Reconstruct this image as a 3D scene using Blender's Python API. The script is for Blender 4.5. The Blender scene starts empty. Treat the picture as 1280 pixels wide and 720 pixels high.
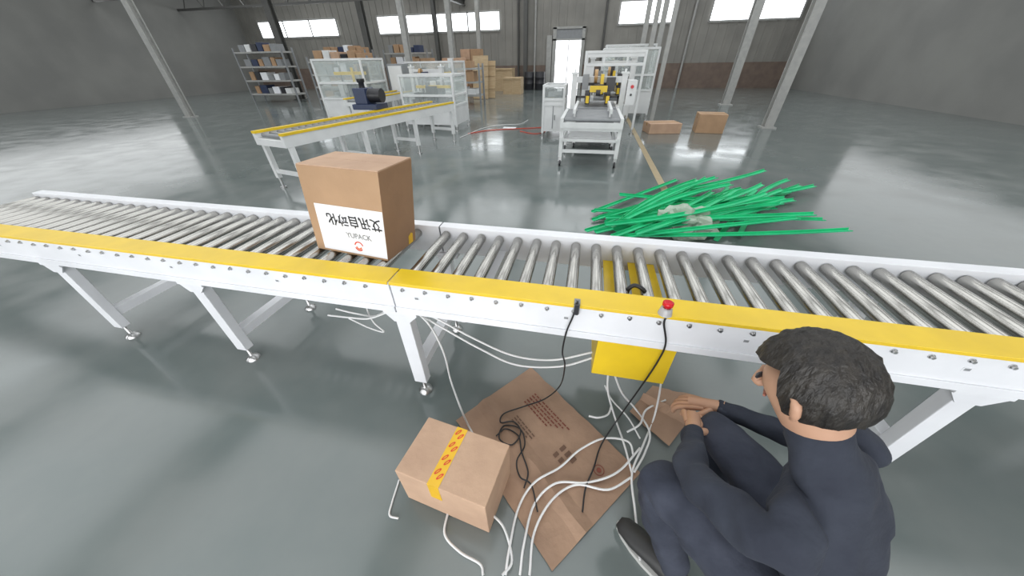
import bpy, bmesh, math, random
from mathutils import Vector, Matrix, noise
random.seed(7)
S=bpy.context.scene
COL=S.collection
try: S.view_settings.view_transform='Standard'
except Exception: pass

# ---------------------------------------------------------------- camera
F=390.0; PITCH=math.radians(36.2); YAW=math.radians(12.8); ROLL=math.radians(1.06); CZ=1.5
hd=Vector((-math.sin(YAW),math.cos(YAW),0)); R0=Vector((math.cos(YAW),math.sin(YAW),0))
fw=hd*math.cos(PITCH)+Vector((0,0,-math.sin(PITCH)))
U0=hd*math.sin(PITCH)+Vector((0,0,math.cos(PITCH)))
RR=R0*math.cos(ROLL)-U0*math.sin(ROLL); UU=R0*math.sin(ROLL)+U0*math.cos(ROLL)
cd=bpy.data.cameras.new('camera'); cam=bpy.data.objects.new('camera',cd); COL.objects.link(cam)
cam.matrix_world=Matrix(((RR.x,UU.x,-fw.x,0),(RR.y,UU.y,-fw.y,0),(RR.z,UU.z,-fw.z,CZ),(0,0,0,1)))
cd.sensor_width=36; cd.lens=36*F/1280; cd.clip_start=.02; cd.clip_end=200
S.camera=cam
def ray(x,y): return RR*((x-640)/F)+UU*((360-y)/F)+fw
def gp(x,y,z=0.0):
    d=ray(x,y); t=(z-CZ)/d.z; return Vector((d.x*t,d.y*t,z))
def gy(x,y,n):
    d=ray(x,y); t=n/d.y; return Vector((d.x*t,n,CZ+d.z*t))

# ---------------------------------------------------------------- materials
def mat(name,c,rough=.5,metal=0,c2=None,scale=8,bump=0,bscale=40,spec=.5,stretch=None,emit=0,alpha=1,trans=0,rvar=0):
    m=bpy.data.materials.new(name); m.use_nodes=True; nt=m.node_tree; b=nt.nodes['Principled BSDF']
    b.inputs['Base Color'].default_value=(*c,1); b.inputs['Roughness'].default_value=rough
    b.inputs['Metallic'].default_value=metal; b.inputs['Specular IOR Level'].default_value=spec
    b.inputs['Alpha'].default_value=alpha; b.inputs['Transmission Weight'].default_value=trans
    tc=nt.nodes.new('ShaderNodeTexCoord'); mp=nt.nodes.new('ShaderNodeMapping')
    nt.links.new(tc.outputs['Object'],mp.inputs['Vector'])
    if stretch: mp.inputs['Scale'].default_value=stretch
    if c2 is None: c2=tuple(v*.88 for v in c)
    n=nt.nodes.new('ShaderNodeTexNoise'); n.inputs['Scale'].default_value=scale; n.inputs['Detail'].default_value=5
    nt.links.new(mp.outputs[0],n.inputs['Vector'])
    r=nt.nodes.new('ShaderNodeValToRGB'); r.color_ramp.elements[0].position=.35; r.color_ramp.elements[1].position=.65
    r.color_ramp.elements[0].color=(*c,1); r.color_ramp.elements[1].color=(*c2,1)
    nt.links.new(n.outputs['Fac'],r.inputs['Fac']); nt.links.new(r.outputs['Color'],b.inputs['Base Color'])
    if rvar:
        mr=nt.nodes.new('ShaderNodeMapRange'); mr.inputs['From Min'].default_value=.3; mr.inputs['From Max'].default_value=.7
        mr.inputs['To Min'].default_value=max(.02,rough-rvar); mr.inputs['To Max'].default_value=rough+rvar
        nt.links.new(n.outputs['Fac'],mr.inputs['Value']); nt.links.new(mr.outputs[0],b.inputs['Roughness'])
    if bump:
        n2=nt.nodes.new('ShaderNodeTexNoise'); n2.inputs['Scale'].default_value=bscale; n2.inputs['Detail'].default_value=4
        nt.links.new(mp.outputs[0],n2.inputs['Vector'])
        bp=nt.nodes.new('ShaderNodeBump'); bp.inputs['Strength'].default_value=bump; bp.inputs['Distance'].default_value=.02
        nt.links.new(n2.outputs['Fac'],bp.inputs['Height']); nt.links.new(bp.outputs[0],b.inputs['Normal'])
    if emit:
        b.inputs['Emission Color'].default_value=(*c,1); b.inputs['Emission Strength'].default_value=emit
    return m
M={}
M['floor']=mat('epoxy_floor',(.135,.160,.156),.15,c2=(.165,.185,.179),scale=2.2,bump=.02,bscale=3,rvar=.05)
M['white']=mat('white_paint',(.80,.81,.84),.38,c2=(.72,.73,.76),scale=4)
M['white_far']=mat('machine_white',(.76,.77,.77),.4,c2=(.67,.68,.68),scale=3)
M['yellow']=mat('yellow_paint',(.80,.55,.02),.36,c2=(.72,.49,.02),scale=7)
M['steel']=mat('roller_steel',(.50,.49,.46),.25,1,c2=(.38,.37,.35),scale=6,stretch=(1,.15,1))
M['chrome']=mat('zinc_steel',(.6,.6,.6),.3,1)
M['card']=mat('cardboard',(.44,.28,.165),.8,c2=(.38,.24,.14),scale=5,bump=.25,bscale=18)
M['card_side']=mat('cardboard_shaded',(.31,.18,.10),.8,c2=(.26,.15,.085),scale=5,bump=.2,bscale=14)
M['card_light']=mat('cardboard_pale',(.54,.36,.245),.75,c2=(.46,.30,.205),scale=6,bump=.25,bscale=16)
M['card_floor']=mat('cardboard_sheet',(.38,.245,.165),.8,c2=(.29,.185,.125),scale=5,bump=.45,bscale=12)
M['print']=mat('brown_red_ink',(.22,.06,.04),.8)
M['printdark']=mat('brown_ink',(.16,.09,.06),.8)
M['redink']=mat('red_ink',(.72,.06,.02),.5)
M['orange']=mat('orange_ink',(.85,.2,.05),.5)
M['lip']=mat('lip_skin',(.36,.14,.10),.5)
M['paper']=mat('label_paper',(.86,.87,.90),.5,c2=(.83,.84,.88))
M['ink']=mat('black_ink',(.02,.02,.025),.5)
M['tape']=mat('yellow_tape',(.85,.50,.02),.3)
M['cleartape']=mat('tan_tape',(.45,.27,.11),.25)
M['cable']=mat('white_cable',(.78,.78,.78),.4)
M['black']=mat('black_rubber',(.015,.015,.017),.4)
M['blackp']=mat('black_plastic',(.03,.03,.035),.35)
M['blue']=mat('dark_blue_paint',(.03,.045,.10),.4)
M['green']=mat('green_plastic',(.025,.64,.27),.4,c2=(.02,.52,.22),scale=3)
M['film']=mat('plastic_film',(.55,.64,.52),.2,c2=(.42,.52,.42),scale=8,bump=.5,bscale=12,alpha=.75)
M['red']=mat('red_plastic',(.62,.01,.02),.25)
M['clear']=mat('clear_plastic',(.85,.83,.83),.12,trans=.5)
M['wall']=mat('corrugated_wall',(.28,.27,.245),.7,c2=(.23,.223,.205),scale=1.0)
M['brick']=mat('brown_dado',(.20,.15,.12),.8,c2=(.16,.12,.10),scale=4)
M['wall2']=mat('side_wall',(.26,.26,.245),.8,c2=(.22,.22,.21),scale=.6)
M['ceil']=mat('roof_sheet',(.45,.45,.45),.8)
M['win']=mat('window_glow',(.93,.97,1.0),.2,c2=(.93,.97,1),emit=3.0)
M['door']=mat('door_glow',(.95,.97,1.0),.2,c2=(.95,.97,1),emit=2.2)
M['col']=mat('column_paint',(.40,.40,.38),.5,c2=(.34,.34,.33))
M['coldark']=mat('dark_column',(.09,.09,.085),.5)
M['wood']=mat('plywood',(.55,.42,.26),.7,c2=(.47,.34,.2),scale=3,stretch=(1,1,6))
M['linep']=mat('floor_line',(.42,.33,.19),.4)
M['glass']=mat('acrylic',(.75,.82,.8),.08,alpha=.22)
M['skin']=mat('skin',(.50,.29,.19),.55,c2=(.46,.26,.17),scale=20)
M['jacket']=mat('dark_fabric',(.020,.024,.038),.9,c2=(.032,.038,.055),scale=9,bump=.8,bscale=9)
M['trouser']=mat('denim',(.026,.031,.048),.9,c2=(.042,.048,.07),scale=12,bump=.7,bscale=11)
M['hair']=mat('black_hair',(.012,.010,.009),.5,c2=(.03,.025,.02),scale=60,stretch=(1,1,.2),bump=.6,bscale=90)
M['shoe']=mat('shoe',(.03,.03,.03),.5)
M['sole']=mat('shoe_sole',(.5,.5,.48),.6)
M['grey']=mat('grey_metal',(.26,.27,.28),.4)

# ---------------------------------------------------------------- mesh builder
T={}
def smooth(pts,k=6):
    P=[Vector(p) for p in pts]; out=[]
    if len(P)<3: return P
    Q=[P[0]*2-P[1]]+P+[P[-1]*2-P[-2]]
    for i in range(1,len(Q)-2):
        a,b,c,d=Q[i-1],Q[i],Q[i+1],Q[i+2]
        for j in range(k):
            t=j/k
            out.append(.5*((2*b)+(c-a)*t+(2*a-5*b+4*c-d)*t*t+(3*b-a-3*c+d)*t**3))
    out.append(P[-1]); return out
class B:
    def __init__(s): s.bm=bmesh.new()
    def box(s,x0,x1,y0,y1,z0,z1,mi=0,Mx=None):
        vs=[Vector((x,y,z)) for z in (z0,z1) for y in (y0,y1) for x in (x0,x1)]
        if Mx: vs=[Mx@v for v in vs]
        v=[s.bm.verts.new(p) for p in vs]
        for q in ((0,2,3,1),(4,5,7,6),(0,1,5,4),(2,6,7,3),(0,4,6,2),(1,3,7,5)):
            f=s.bm.faces.new([v[i] for i in q]); f.material_index=mi
        return s
    def hexa(s,vs,mi=0):
        v=[s.bm.verts.new(Vector(p)) for p in vs]
        for q in ((0,2,3,1),(4,5,7,6),(0,1,5,4),(2,6,7,3),(0,4,6,2),(1,3,7,5)):
            f=s.bm.faces.new([v[i] for i in q]); f.material_index=mi
        return s
    def poly(s,vs,mi=0):
        f=s.bm.faces.new([s.bm.verts.new(Vector(p)) for p in vs]); f.material_index=mi; return s
    def tube(s,pts,r,seg=8,mi=0,cap=True):
        P=[Vector(p) for p in pts]; n=len(P)
        rs=r if isinstance(r,(list,tuple)) else [r]*n
        rings=[]; prev=None
        for i,p in enumerate(P):
            t=(P[min(i+1,n-1)]-P[max(i-1,0)])
            if t.length<1e-9: t=Vector((0,0,1))
            t.normalize()
            if prev is None:
                a=Vector((0,0,1)) if abs(t.z)<.9 else Vector((1,0,0))
                u=t.cross(a).normalized()
            else:
                u=(prev-t*prev.dot(t)).normalized()
            prev=u; w=t.cross(u)
            rings.append([s.bm.verts.new(p+(u*math.cos(2*math.pi*k/seg)+w*math.sin(2*math.pi*k/seg))*rs[i]) for k in range(seg)])
        for i in range(n-1):
            for k in range(seg):
                f=s.bm.faces.new((rings[i][k],rings[i][(k+1)%seg],rings[i+1][(k+1)%seg],rings[i+1][k])); f.material_index=mi; f.smooth=(seg>4)
        if cap:
            f=s.bm.faces.new(rings[0][::-1]); f.material_index=mi
            for e in f.edges: e.smooth=False
            f=s.bm.faces.new(rings[-1]); f.material_index=mi
            for e in f.edges: e.smooth=False
        return s
    def cyl(s,p0,p1,r,seg=16,mi=0,r2=None):
        return s.tube([p0,p1],[r,r if r2 is None else r2],seg,mi)
    def bar(s,p0,p1,w,mi=0):
        return s.tube([p0,p1],w*.7071,4,mi)
    def mesh(s,me,Mx,mi=0):
        vs=[s.bm.verts.new(Mx@v.co) for v in me.vertices]
        for p in me.polygons:
            try: f=s.bm.faces.new([vs[i] for i in p.vertices]); f.material_index=mi; f.smooth=p.use_smooth
            except ValueError: pass
        return s
    def finish(s,name,mats,parent=None,label=None,cat=None,bevel=0,kind=None,group=None,recalc=True):
        if recalc: bmesh.ops.recalc_face_normals(s.bm,faces=s.bm.faces[:])
        me=bpy.data.meshes.new(name)
        loc=Vector((0,0,0))
        if parent is None:
            xs=[v.co for v in s.bm.verts]
            mn=[min(v[i] for v in xs) for i in range(3)]; mx=[max(v[i] for v in xs) for i in range(3)]
            loc=Vector(((mn[0]+mx[0])/2,(mn[1]+mx[1])/2,mn[2])); off=loc
        else: off=T[parent.name]
        for v in s.bm.verts: v.co-=off
        s.bm.to_mesh(me); s.bm.free()
        if not isinstance(mats,(list,tuple)): mats=[mats]
        for m in mats: me.materials.append(M[m] if isinstance(m,str) else m)
        ob=bpy.data.objects.new(name,me); COL.objects.link(ob)
        if parent is not None: ob.parent=parent; T[ob.name]=off
        else: ob.location=loc; T[ob.name]=loc
        if label: ob['label']=label
        if cat: ob['category']=cat
        if kind: ob['kind']=kind
        if group: ob['group']=group
        if bevel:
            b=ob.modifiers.new('b','BEVEL'); b.width=bevel; b.segments=2; b.limit_method='ANGLE'
        return ob
def thing(name,label,cat,loc=(0,0,0),rot=0,group=None):
    o=bpy.data.objects.new(name,None); COL.objects.link(o); o.empty_display_size=.1
    o.location=loc; o.rotation_euler=(0,0,rot); o['label']=label; o['category']=cat
    if group: o['group']=group
    T[o.name]=Vector(loc) if rot==0 else Vector((0,0,0))
    return o
def text_mesh(s,size,bold=0):
    cu=bpy.data.curves.new('t','FONT'); cu.body=s; cu.size=size; cu.align_x='CENTER'; cu.resolution_u=3; cu.offset=bold
    ob=bpy.data.objects.new('t',cu); COL.objects.link(ob)
    dg=bpy.context.evaluated_depsgraph_get(); dg.update()
    me=bpy.data.meshes.new_from_object(ob.evaluated_get(dg))
    bpy.data.objects.remove(ob); return me
def frame_mx(o,ax,ay):
    ax=Vector(ax).normalized(); ay=Vector(ay); az=ax.cross(ay).normalized(); ay=az.cross(ax).normalized()
    return Matrix(((ax.x,ay.x,az.x,o[0]),(ax.y,ay.y,az.y,o[1]),(ax.z,ay.z,az.z,o[2]),(0,0,0,1)))

# ---------------------------------------------------------------- room
WL,WR,WB,WF,HC=-24.0,10.5,23.3,-4.0,6.6
B().box(WL,WR,WF,WB,-.1,0).finish('floor','floor',kind='structure')
b=B()
b.box(WL,WR,WB,WB+.2,0,HC)
x=WL
while x<WR:
    b.box(x,x+.12,WB-.035,WB,1.21,HC); x+=.45
b.box(WL,-2.95,WB-.03,WB,0,1.2,1); b.box(-.7,WR,WB-.03,WB,0,1.2,1)
b.finish('wall_back',['wall','brick'],kind='structure')
B().box(WL-.2,WL,WF,WB,0,HC).finish('wall_left','wall2',kind='structure')
B().box(WR,WR+.2,WF,WB,0,HC).finish('wall_right','wall2',kind='structure')
B().box(WL,WR,WF-.2,WF,0,HC).finish('wall_front','wall2',kind='structure')
B().box(WL,WR,WF,WB,HC,HC+.1).finish('ceiling','ceil',kind='structure')
wn=1
def window(x0,x1,z0,z1):
    global wn
    b=B(); b.box(x0,x1,WB-.06,WB-.04,z0,z1,0)
    k=max(1,round((x1-x0)/1.9))
    for i in range(k+1):
        xx=x0+(x1-x0)*i/k; b.box(xx-.04,xx+.04,WB-.1,WB-.05,z0-.05,z1+.05,1)
    b.box(x0,x1,WB-.1,WB-.05,z0-.08,z0,1); b.box(x0,x1,WB-.1,WB-.05,z1,z1+.08,1)
    b.finish('window_%d'%wn,['win','col'],kind='structure'); wn+=1
window(-13.6,-5.7,2.95,3.75)
window(1.0,3.9,3.0,3.9)
window(-22.5,-16.5,2.95,3.75)
window(5.6,9.8,3.0,3.9)
b=B(); b.box(-2.35,-.9,WB-.07,WB-.04,.0,2.35,0)
b.box(-2.55,-2.35,WB-.16,WB-.03,0,2.95,1); b.box(-.9,-.72,WB-.16,WB-.03,0,2.95,1)
b.box(-2.55,-.72,WB-.16,WB-.03,2.35,2.43,1); b.box(-2.55,-.72,WB-.16,WB-.03,2.87,2.97,1)
b.box(-2.35,-.9,WB-.1,WB-.06,2.43,2.87,2)
b.box(-1.65,-1.6,WB-.1,WB-.05,0,2.35,1)
b.finish('door_1',['door','col','grey'],kind='structure')
b=B(); b.box(-2.9,-2.6,WB-.12,WB-.03,0,2.6); b.finish('trim_1','col',kind='structure')
p=gp(806,190); B().box(p.x-.05,p.x+.05,3.2,18,.0,.003).finish('trim_2','linep',kind='structure')
def column(px,py,n,w,m='col',ztop=HC):
    c=gy(px,py,n)
    b=B(); x=c.x
    b.box(x-w/2,x+w/2,n-w/2,n-w/2+.03,0,ztop); b.box(x-w/2,x+w/2,n+w/2-.03,n+w/2,0,ztop); b.box(x-.02,x+.02,n-w/2+.03,n+w/2-.03,0,ztop)
    b.box(x-w*.8,x+w*.8,n-w*.8,n+w*.8,0,.03)
    b.finish('steel_column',m,cat='column',label='grey painted steel H column bolted to the factory floor',group='factory columns')
for a in ((506,44,14,.2),(562,34,16.2,.2),(598,40,20.2,.2),(806,40,15,.15),(815,50,12,.12),(824,50,15,.16),(834,60,10.5,.10)):
    column(*a)
column(657,50,22.9,.22,'coldark'); column(459,50,20,.3,'coldark'); column(350,50,16,.3,'coldark'); column(545,40,22.9,.22,'coldark')
column(1000,60,10,.2); column(930,60,15,.25); column(180,40,10,.2); column(60,60,16,.3,'coldark')
def beam(x,z,w=.25,h=.4):
    b=B(); b.box(x-w/2,x+w/2,6,WB,z-h/2,z-h/2+.03); b.box(x-w/2,x+w/2,6,WB,z+h/2-.03,z+h/2); b.box(x-.02,x+.02,6,WB,z-h/2+.03,z+h/2-.03)
    n=8
    while n<WB: b.box(x-.03,x+.03,n-.03,n+.03,z+h/2,HC); n+=5
    b.finish('overhead_beam','coldark',cat='beam',label='dark steel overhead beam hung from the roof',group='overhead beams')
pb=gp(595,10,4.2); beam(pb.x,4.2,.2,.25)
beam(-9.5,4.9); beam(4.2,4.9,.2,.3)
for n in (15.6,19.5):
    b=B(); b.box(WL,WR,n-.05,n+.05,4.05,4.15); b.box(WL,WR,n-.05,n+.05,5.2,5.3)
    x=WL+.5
    while x<WR-1.5: b.bar((x,n,4.1),(x+.7,n,5.25),.05); b.bar((x+.7,n,5.25),(x+1.4,n,4.1),.05); x+=1.4
    for xx in (WL+1,-12,0,WR-1): b.box(xx-.03,xx+.03,n-.03,n+.03,5.3,HC)
    b.finish('roof_truss','coldark',cat='roof truss',label='dark steel lattice truss spanning below the roof',group='roof trusses')
for i,xx in enumerate((-4.6,-3.6,.3,4.8)):
    B().cyl((xx,WB-.12,0),(xx,WB-.12,HC),.06,10).finish('wall_pipe','col' if i%2 else 'coldark',cat='pipe',label='vertical pipe fixed to the rear factory wall',group='wall pipes')

# ---------------------------------------------------------------- main roller conveyors
NR0,NR1,FR0,FR1=.915,1.02,1.45,1.51
def main_conveyor(x0,x1,roll0,legs,label,guard=False):
    t=thing('roller_conveyor',label,'conveyor',((x0+x1)/2,1.2,0))
    b=B(); b.box(x0,x1,NR0-.003,NR1,.766,.771); b.box(x0,x1,NR1-.004,NR1,.735,.766); b.box(x0,x1,NR0-.003,NR0+.001,.757,.766)
    b.finish('yellow_cover','yellow',t,label='yellow painted sheet cover strip',bevel=.0015)
    b=B(); b.box(x0,x1,NR0+.003,NR0+.008,.612,.766); b.box(x0,x1,NR0+.003,NR0+.05,.608,.613); b.box(x0,x1,NR0-.004,NR0+.003,.608,.640)
    b.box(x0,x1,NR1-.02,NR1-.016,.63,.764)
    for xe in (x0,x1-.006): b.box(xe,xe+.006,NR0+.008,NR1-.02,.62,.764)
    near=b.finish('side_rail','white',t,label='white painted steel side rail',bevel=.0015)
    b=B(); b.box(x0,x1,FR0,FR0+.004,.612,.768); b.box(x0,x1,FR0,FR1,.766,.771); b.box(x0,x1,FR1-.004,FR1,.612,.766); b.box(x0,x1,FR0+.004,FR1-.004,.608,.613)
    b.finish('side_rail','white',t,label='white painted steel side rail',bevel=.002)
    xx=x0+.35
    while xx<x1-.1:
        B().box(xx-.02,xx+.02,NR0+.008,FR0,.618,.655).finish('cross_member','white',t); xx+=.7
    b=B(); b.tube([(0,NR1-.012,.728),(0,FR0,.728)],.0085,10,1); b.tube([(0,NR1+.004,.728),(0,NR1+.010,.728),(0,FR0-.010,.728),(0,FR0-.004,.728)],[.020,.0245,.0245,.020],28,0)
    x=roll0
    first=b.finish('roller',['steel','chrome'],t,label='bright steel roller')
    base=T[t.name]
    for v in first.data.vertices: v.co.x+=base.x
    first.location=(x-base.x,0,0); x+=.1
    while x<x1-.03:
        o=first.copy(); o.parent=t; o.location=(x-base.x,0,0); COL.objects.link(o); x+=.1
    b=B(); b.cyl((0,NR0+.004,.738),(0,NR0-.001,.738),.0085,14); b.cyl((0,NR0-.001,.738),(0,NR0-.008,.738),.0058,6)
    fb=b.finish('bolt','chrome',near,label='zinc hex bolt')
    for v in fb.data.vertices: v.co.x+=base.x
    xb=x0+.055; fb.location=(xb-base.x,0,0); i=0
    while xb+.1<x1-.02:
        xb+=.1; o=fb.copy(); o.parent=near; o.location=(xb-base.x,0,-.003 if i%2 else 0); COL.objects.link(o); i+=1
    xp=x0+.11
    while xp<x1:
        b=B(); b.box(xp-.012,xp+.012,NR0+.0015,NR0+.0032,.690,.708); b.box(xp-.008,xp+.008,NR0+.001,NR0+.0016,.694,.704,1); xp+=.62
        b.finish('hole_plate',['white','grey'],near)
    for lx in legs:
        for side,(n0,y0,y1) in enumerate(((NR0+.012,NR0-.002,NR0+.075),(FR0-.02,FR0-.03,FR0+.045))):
            L=B().box(lx-.035,lx+.035,n0,n0+.05,.10,.592).finish('leg','white',t,label='white square steel leg',bevel=.003)
            b=B(); b.box(lx-.075,lx+.085,y0,y1,.592,.607)
            b.finish('mounting_bracket','white',L,bevel=.002)
            if side==0:
                B().hexa([(lx-.036,NR0+.004,.545),(lx+.036,NR0+.004,.545),(lx-.036,NR0+.010,.545),(lx+.036,NR0+.010,.545),(lx-.075,NR0+.004,.591),(lx+.085,NR0+.004,.591),(lx-.075,NR0+.010,.591),(lx+.085,NR0+.010,.591)]).finish('gusset_plate','white',L)
            nn=n0+.025; b=B(); b.tube([(lx,nn,.0),(lx,nn,.014),(lx,nn,.03),(lx,nn,.032),(lx,nn,.11)],[.038,.036,.013,.009,.009],24)
            b.finish('levelling_foot','chrome',L,label='zinc levelling foot')
        B().box(lx-.03,lx+.03,NR0+.062,FR0-.02,.18,.235).finish('cross_bar','white',t,bevel=.002)
    if guard:
        b=B(); b.box(.135,.425,NR0+.003,NR0+.009,.405,.607); b.box(.135,.14,NR0+.009,FR0-.005,.405,.607); b.box(.42,.425,NR0+.009,FR0-.005,.405,.607)
        b.box(.135,.425,NR0+.009,FR0-.005,.399,.405); b.finish('drive_guard','yellow',t,label='yellow sheet-metal drive guard box',bevel=.002)
        b=B(); b.box(.155,.255,NR0+.11,FR0-.003,.655,.660); b.finish('belt_cover','yellow',t)
        b=B(); b.box(.275,.40,NR0+.11,FR0-.003,.655,.660); b.finish('belt_cover','yellow',t)
        b=B(); b.cyl((.26,1.20,.56),(.40,1.20,.56),.055,20); b.cyl((.22,1.2,.56),(.26,1.2,.56),.04,16); b.box(.30,.36,1.13,1.16,.55,.65)
        b.finish('drive_motor','blackp',t,label='black drive motor under the rollers')
        b=B(); b.tube(smooth([gp(781,372,.70),gp(785,362,.74),gp(792,357,.76),gp(800,359,.762),gp(806,365,.745),gp(808,373,.70)],6),.009,10)
        b.finish('drive_belt','black',t,label='black drive belt loop between rollers')
    return t
cvL=main_conveyor(-3.9,-.735,-3.86,(-2.9,-1.9),'white and yellow powered roller conveyor carrying a tall carton')
cvR=main_conveyor(-.728,2.9,-.69,(-.725,1.35,2.6),'white and yellow roller conveyor with drive guard and push button',guard=True)

p=gp(722,372,.771)
t=thing('photo_sensor','small black photoelectric sensor clipped on the yellow rail','sensor',(p.x,p.y,.771))
B().box(p.x-.008,p.x+.008,NR0-.018,NR0-.003,.735,.785).finish('sensor_body','blackp',t,bevel=.002)
b=B(); b.box(p.x-.011,p.x+.011,NR0-.006,NR0+.03,.771,.776); b.box(p.x-.011,p.x+.011,NR0-.0065,NR0-.003,.73,.776); b.cyl((p.x,NR0+.018,.776),(p.x,NR0+.018,.781),.006,8); b.finish('clip_bracket','grey',t)
p=gp(831,392,.771)
t=thing('push_button_switch','red mushroom push button on a clear plastic housing','switch',(p.x,p.y,.771))
b=B(); b.tube([(p.x,p.y,.771),(p.x,p.y,.776),(p.x,p.y,.796),(p.x,p.y,.800)],[.024,.023,.019,.013],24); b.finish('housing','clear',t,label='clear plastic housing')
b=B(); b.tube([(p.x,p.y,.799),(p.x,p.y,.806),(p.x,p.y,.809),(p.x,p.y,.820),(p.x,p.y,.824)],[.009,.009,.018,.018,.012],24); b.finish('button','red',t,label='red plastic button')
b=B(); b.tube([(p.x,p.y,.7975),(p.x,p.y,.8005)],.0145,24); b.finish('collar','chrome',t)

# ---------------------------------------------------------------- carton on conveyor
C0=Vector((-.833,1.089,.7535)); ph=math.radians(7)
e1=Vector((-math.cos(ph),math.sin(ph),0)); e2=Vector((math.sin(ph),math.cos(ph),0)); lean=Vector((.066,.0,0)); HB=.405; LB=.42; DB=.225
def cp(u,v,w): return C0+e1*u+e2*v+Vector((0,0,HB*w))+lean*w
t=thing('cardboard_carton','tall brown cardboard carton with white printed label on the rollers','cardboard box',tuple(C0+e1*.2+e2*.1))
b=B(); b.hexa([cp(LB,0,0),cp(0,0,0),cp(LB,DB,0),cp(0,DB,0),cp(LB,0,1),cp(0,0,1),cp(LB,DB,1),cp(0,DB,1)])
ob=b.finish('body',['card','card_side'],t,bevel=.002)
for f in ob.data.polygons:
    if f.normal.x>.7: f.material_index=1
for v0,v1 in ((.002,DB/2-.001),(DB/2+.001,DB-.002)):
    b=B()
    b.hexa([cp(LB-.002,v0,1.001),cp(.002,v0,1.001),cp(LB-.002,v1,1.001),cp(.002,v1,1.001),cp(LB-.002,v0,1.010),cp(.002,v0,1.010),cp(LB-.002,v1,1.010),cp(.002,v1,1.010)])
    b.finish('top_flap','card_light',t,label='pale top flap')
fo=-e2*.0012
b=B(); b.poly([cp(0.001,0,.03)+fo,cp(.37,0,.03)+fo,cp(.37,0,.60)+fo,cp(.001,0,.60)+fo]); lab=b.finish('paper_label','paper',t,label='white paper label',recalc=False)
fo2=-e2*.0022
upv=(Vector((0,0,HB))+lean).normalized()
b=B(); b.mesh(text_mesh('艾讯自动化',.060,.0012),frame_mx(cp(.165,0,.49)+fo2,e1,-upv))
b.finish('printed_characters','ink',lab,label='upside-down black characters',recalc=False)
b=B(); b.mesh(text_mesh('YUPACK',.036,.0006),frame_mx(cp(.145,0,.235)+fo2,-e1,upv)); b.finish('printed_name','grey',lab,recalc=False)
b=B()
for k,(r0,r1,a0,a1,mi) in enumerate(((.020,.026,.2,2.9,0),(.010,.017,3.3,6.0,1),(.019,.025,3.5,5.6,0))):
    N=14; c=cp(.155,0,.135)+fo2
    for i in range(N):
        A=a0+(a1-a0)*i/N; A2=a0+(a1-a0)*(i+1)/N
        f=lambda r,a:c-e1*r*math.cos(a)+upv*r*math.sin(a)
        b.poly([f(r0,A),f(r1,A),f(r1,A2),f(r0,A2)],mi)
b.finish('printed_logo',['redink','orange'],lab,label='red and orange swirl logo',recalc=False)
so=Vector((.0012,0,0))
b=B(); b.poly([cp(0,.165,.01)+so,cp(0,.2,.01)+so,cp(0,.2,.13)+so,cp(0,.185,.15)+so,cp(0,.165,.12)+so]); b.finish('tape_end','tape',t,label='yellow sealing tape end')

# ---------------------------------------------------------------- carton on the floor
zt=.25
A_=gp(536,521,zt); B_=gp(637,556,zt); D_=gp(494,584,zt); ea=(B_-A_); la=ea.length; ea.normalize(); eb=(D_-A_); eb=(eb-ea*eb.dot(ea)); lb=.235; eb.normalize()
O=A_
def fp(a,b_,z): return Vector((O.x,O.y,0))+ea*a+eb*b_+Vector((0,0,z))
t=thing('taped_carton','closed pale cardboard box with yellow printed tape on floor','cardboard box',tuple(fp(la/2,lb/2,0)))
sk=(D_-A_).dot(ea)*.5
b=B(); b.hexa([fp(sk,lb,.002),fp(la+sk,lb,.002),fp(0,0,.002),fp(la,0,.002),fp(sk,lb,zt),fp(la+sk,lb,zt),fp(0,0,zt),fp(la,0,zt)])
b.finish('body','card_light',t,bevel=.003)
b=B()
def tp(s_,q,off=.0012):
    base=.44*la+s_
    if q<=1: return fp(base+sk*q,lb*q,zt+off)
    return fp(base+sk,lb+off,zt-(q-1)*.12+ (off if q==1 else 0))
tw=.024
b.poly([tp(-tw,0),tp(tw,0),tp(tw,1),tp(-tw,1)]); b.poly([tp(-tw,1),tp(tw,1),tp(tw,1.9),tp(-tw,1.9)])
tape=b.finish('sealing_tape','tape',t,label='yellow tape with red printed marks',recalc=False)
b=B()
for i in range(4):
    q=.12+.23*i
    for rx in (-.008,.009):
        c=tp(rx,q+(.03 if rx>0 else -.03),.002); N=16
        ring_o=[];ring_i=[]
        for k in range(N):
            a=2*math.pi*k/N; u=math.cos(a)*.007; v=math.sin(a)*.015
            ring_o.append(c+ea*(u-v*.5)+eb*v*.9); ring_i.append(c+ea*(u*.35-v*.3)+eb*v*.5)
        for k in range(N): b.poly([ring_o[k],ring_o[(k+1)%N],ring_i[(k+1)%N],ring_i[k]])
b.finish('tape_print','redink',tape,recalc=False)

# ---------------------------------------------------------------- flattened cardboard
def patch(c00,c10,c11,c01,nu,nv,amp,th,name,mats,label,crease=None,base=.004):
    b=B(); g=[]
    for j in range(nv+1):
        row=[]
        for i in range(nu+1):
            u=i/nu;v=j/nv
            p=c00*(1-u)*(1-v)+c10*u*(1-v)+c11*u*v+c01*(1-u)*v
            e=noise.noise(Vector((u*14,v*9,3)))*.006
            z=base+amp*(.5+.5*noise.noise(Vector((u*2.2,v*2.2,1.3))))
            if crease:
                for cu in crease: z+=amp*1.2*max(0,1-abs(u-cu)*12)
            row.append(b.bm.verts.new(Vector((p.x+e,p.y+e,z))))
        g.append(row)
    for j in range(nv):
        for i in range(nu):
            f=b.bm.faces.new((g[j][i],g[j][i+1],g[j+1][i+1],g[j+1][i])); f.smooth=False
    ob=b.finish(name,mats,label=label,cat='cardboard')
    s=ob.modifiers.new('s','SOLIDIFY'); s.thickness=th; s.offset=-1
    return ob
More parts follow.
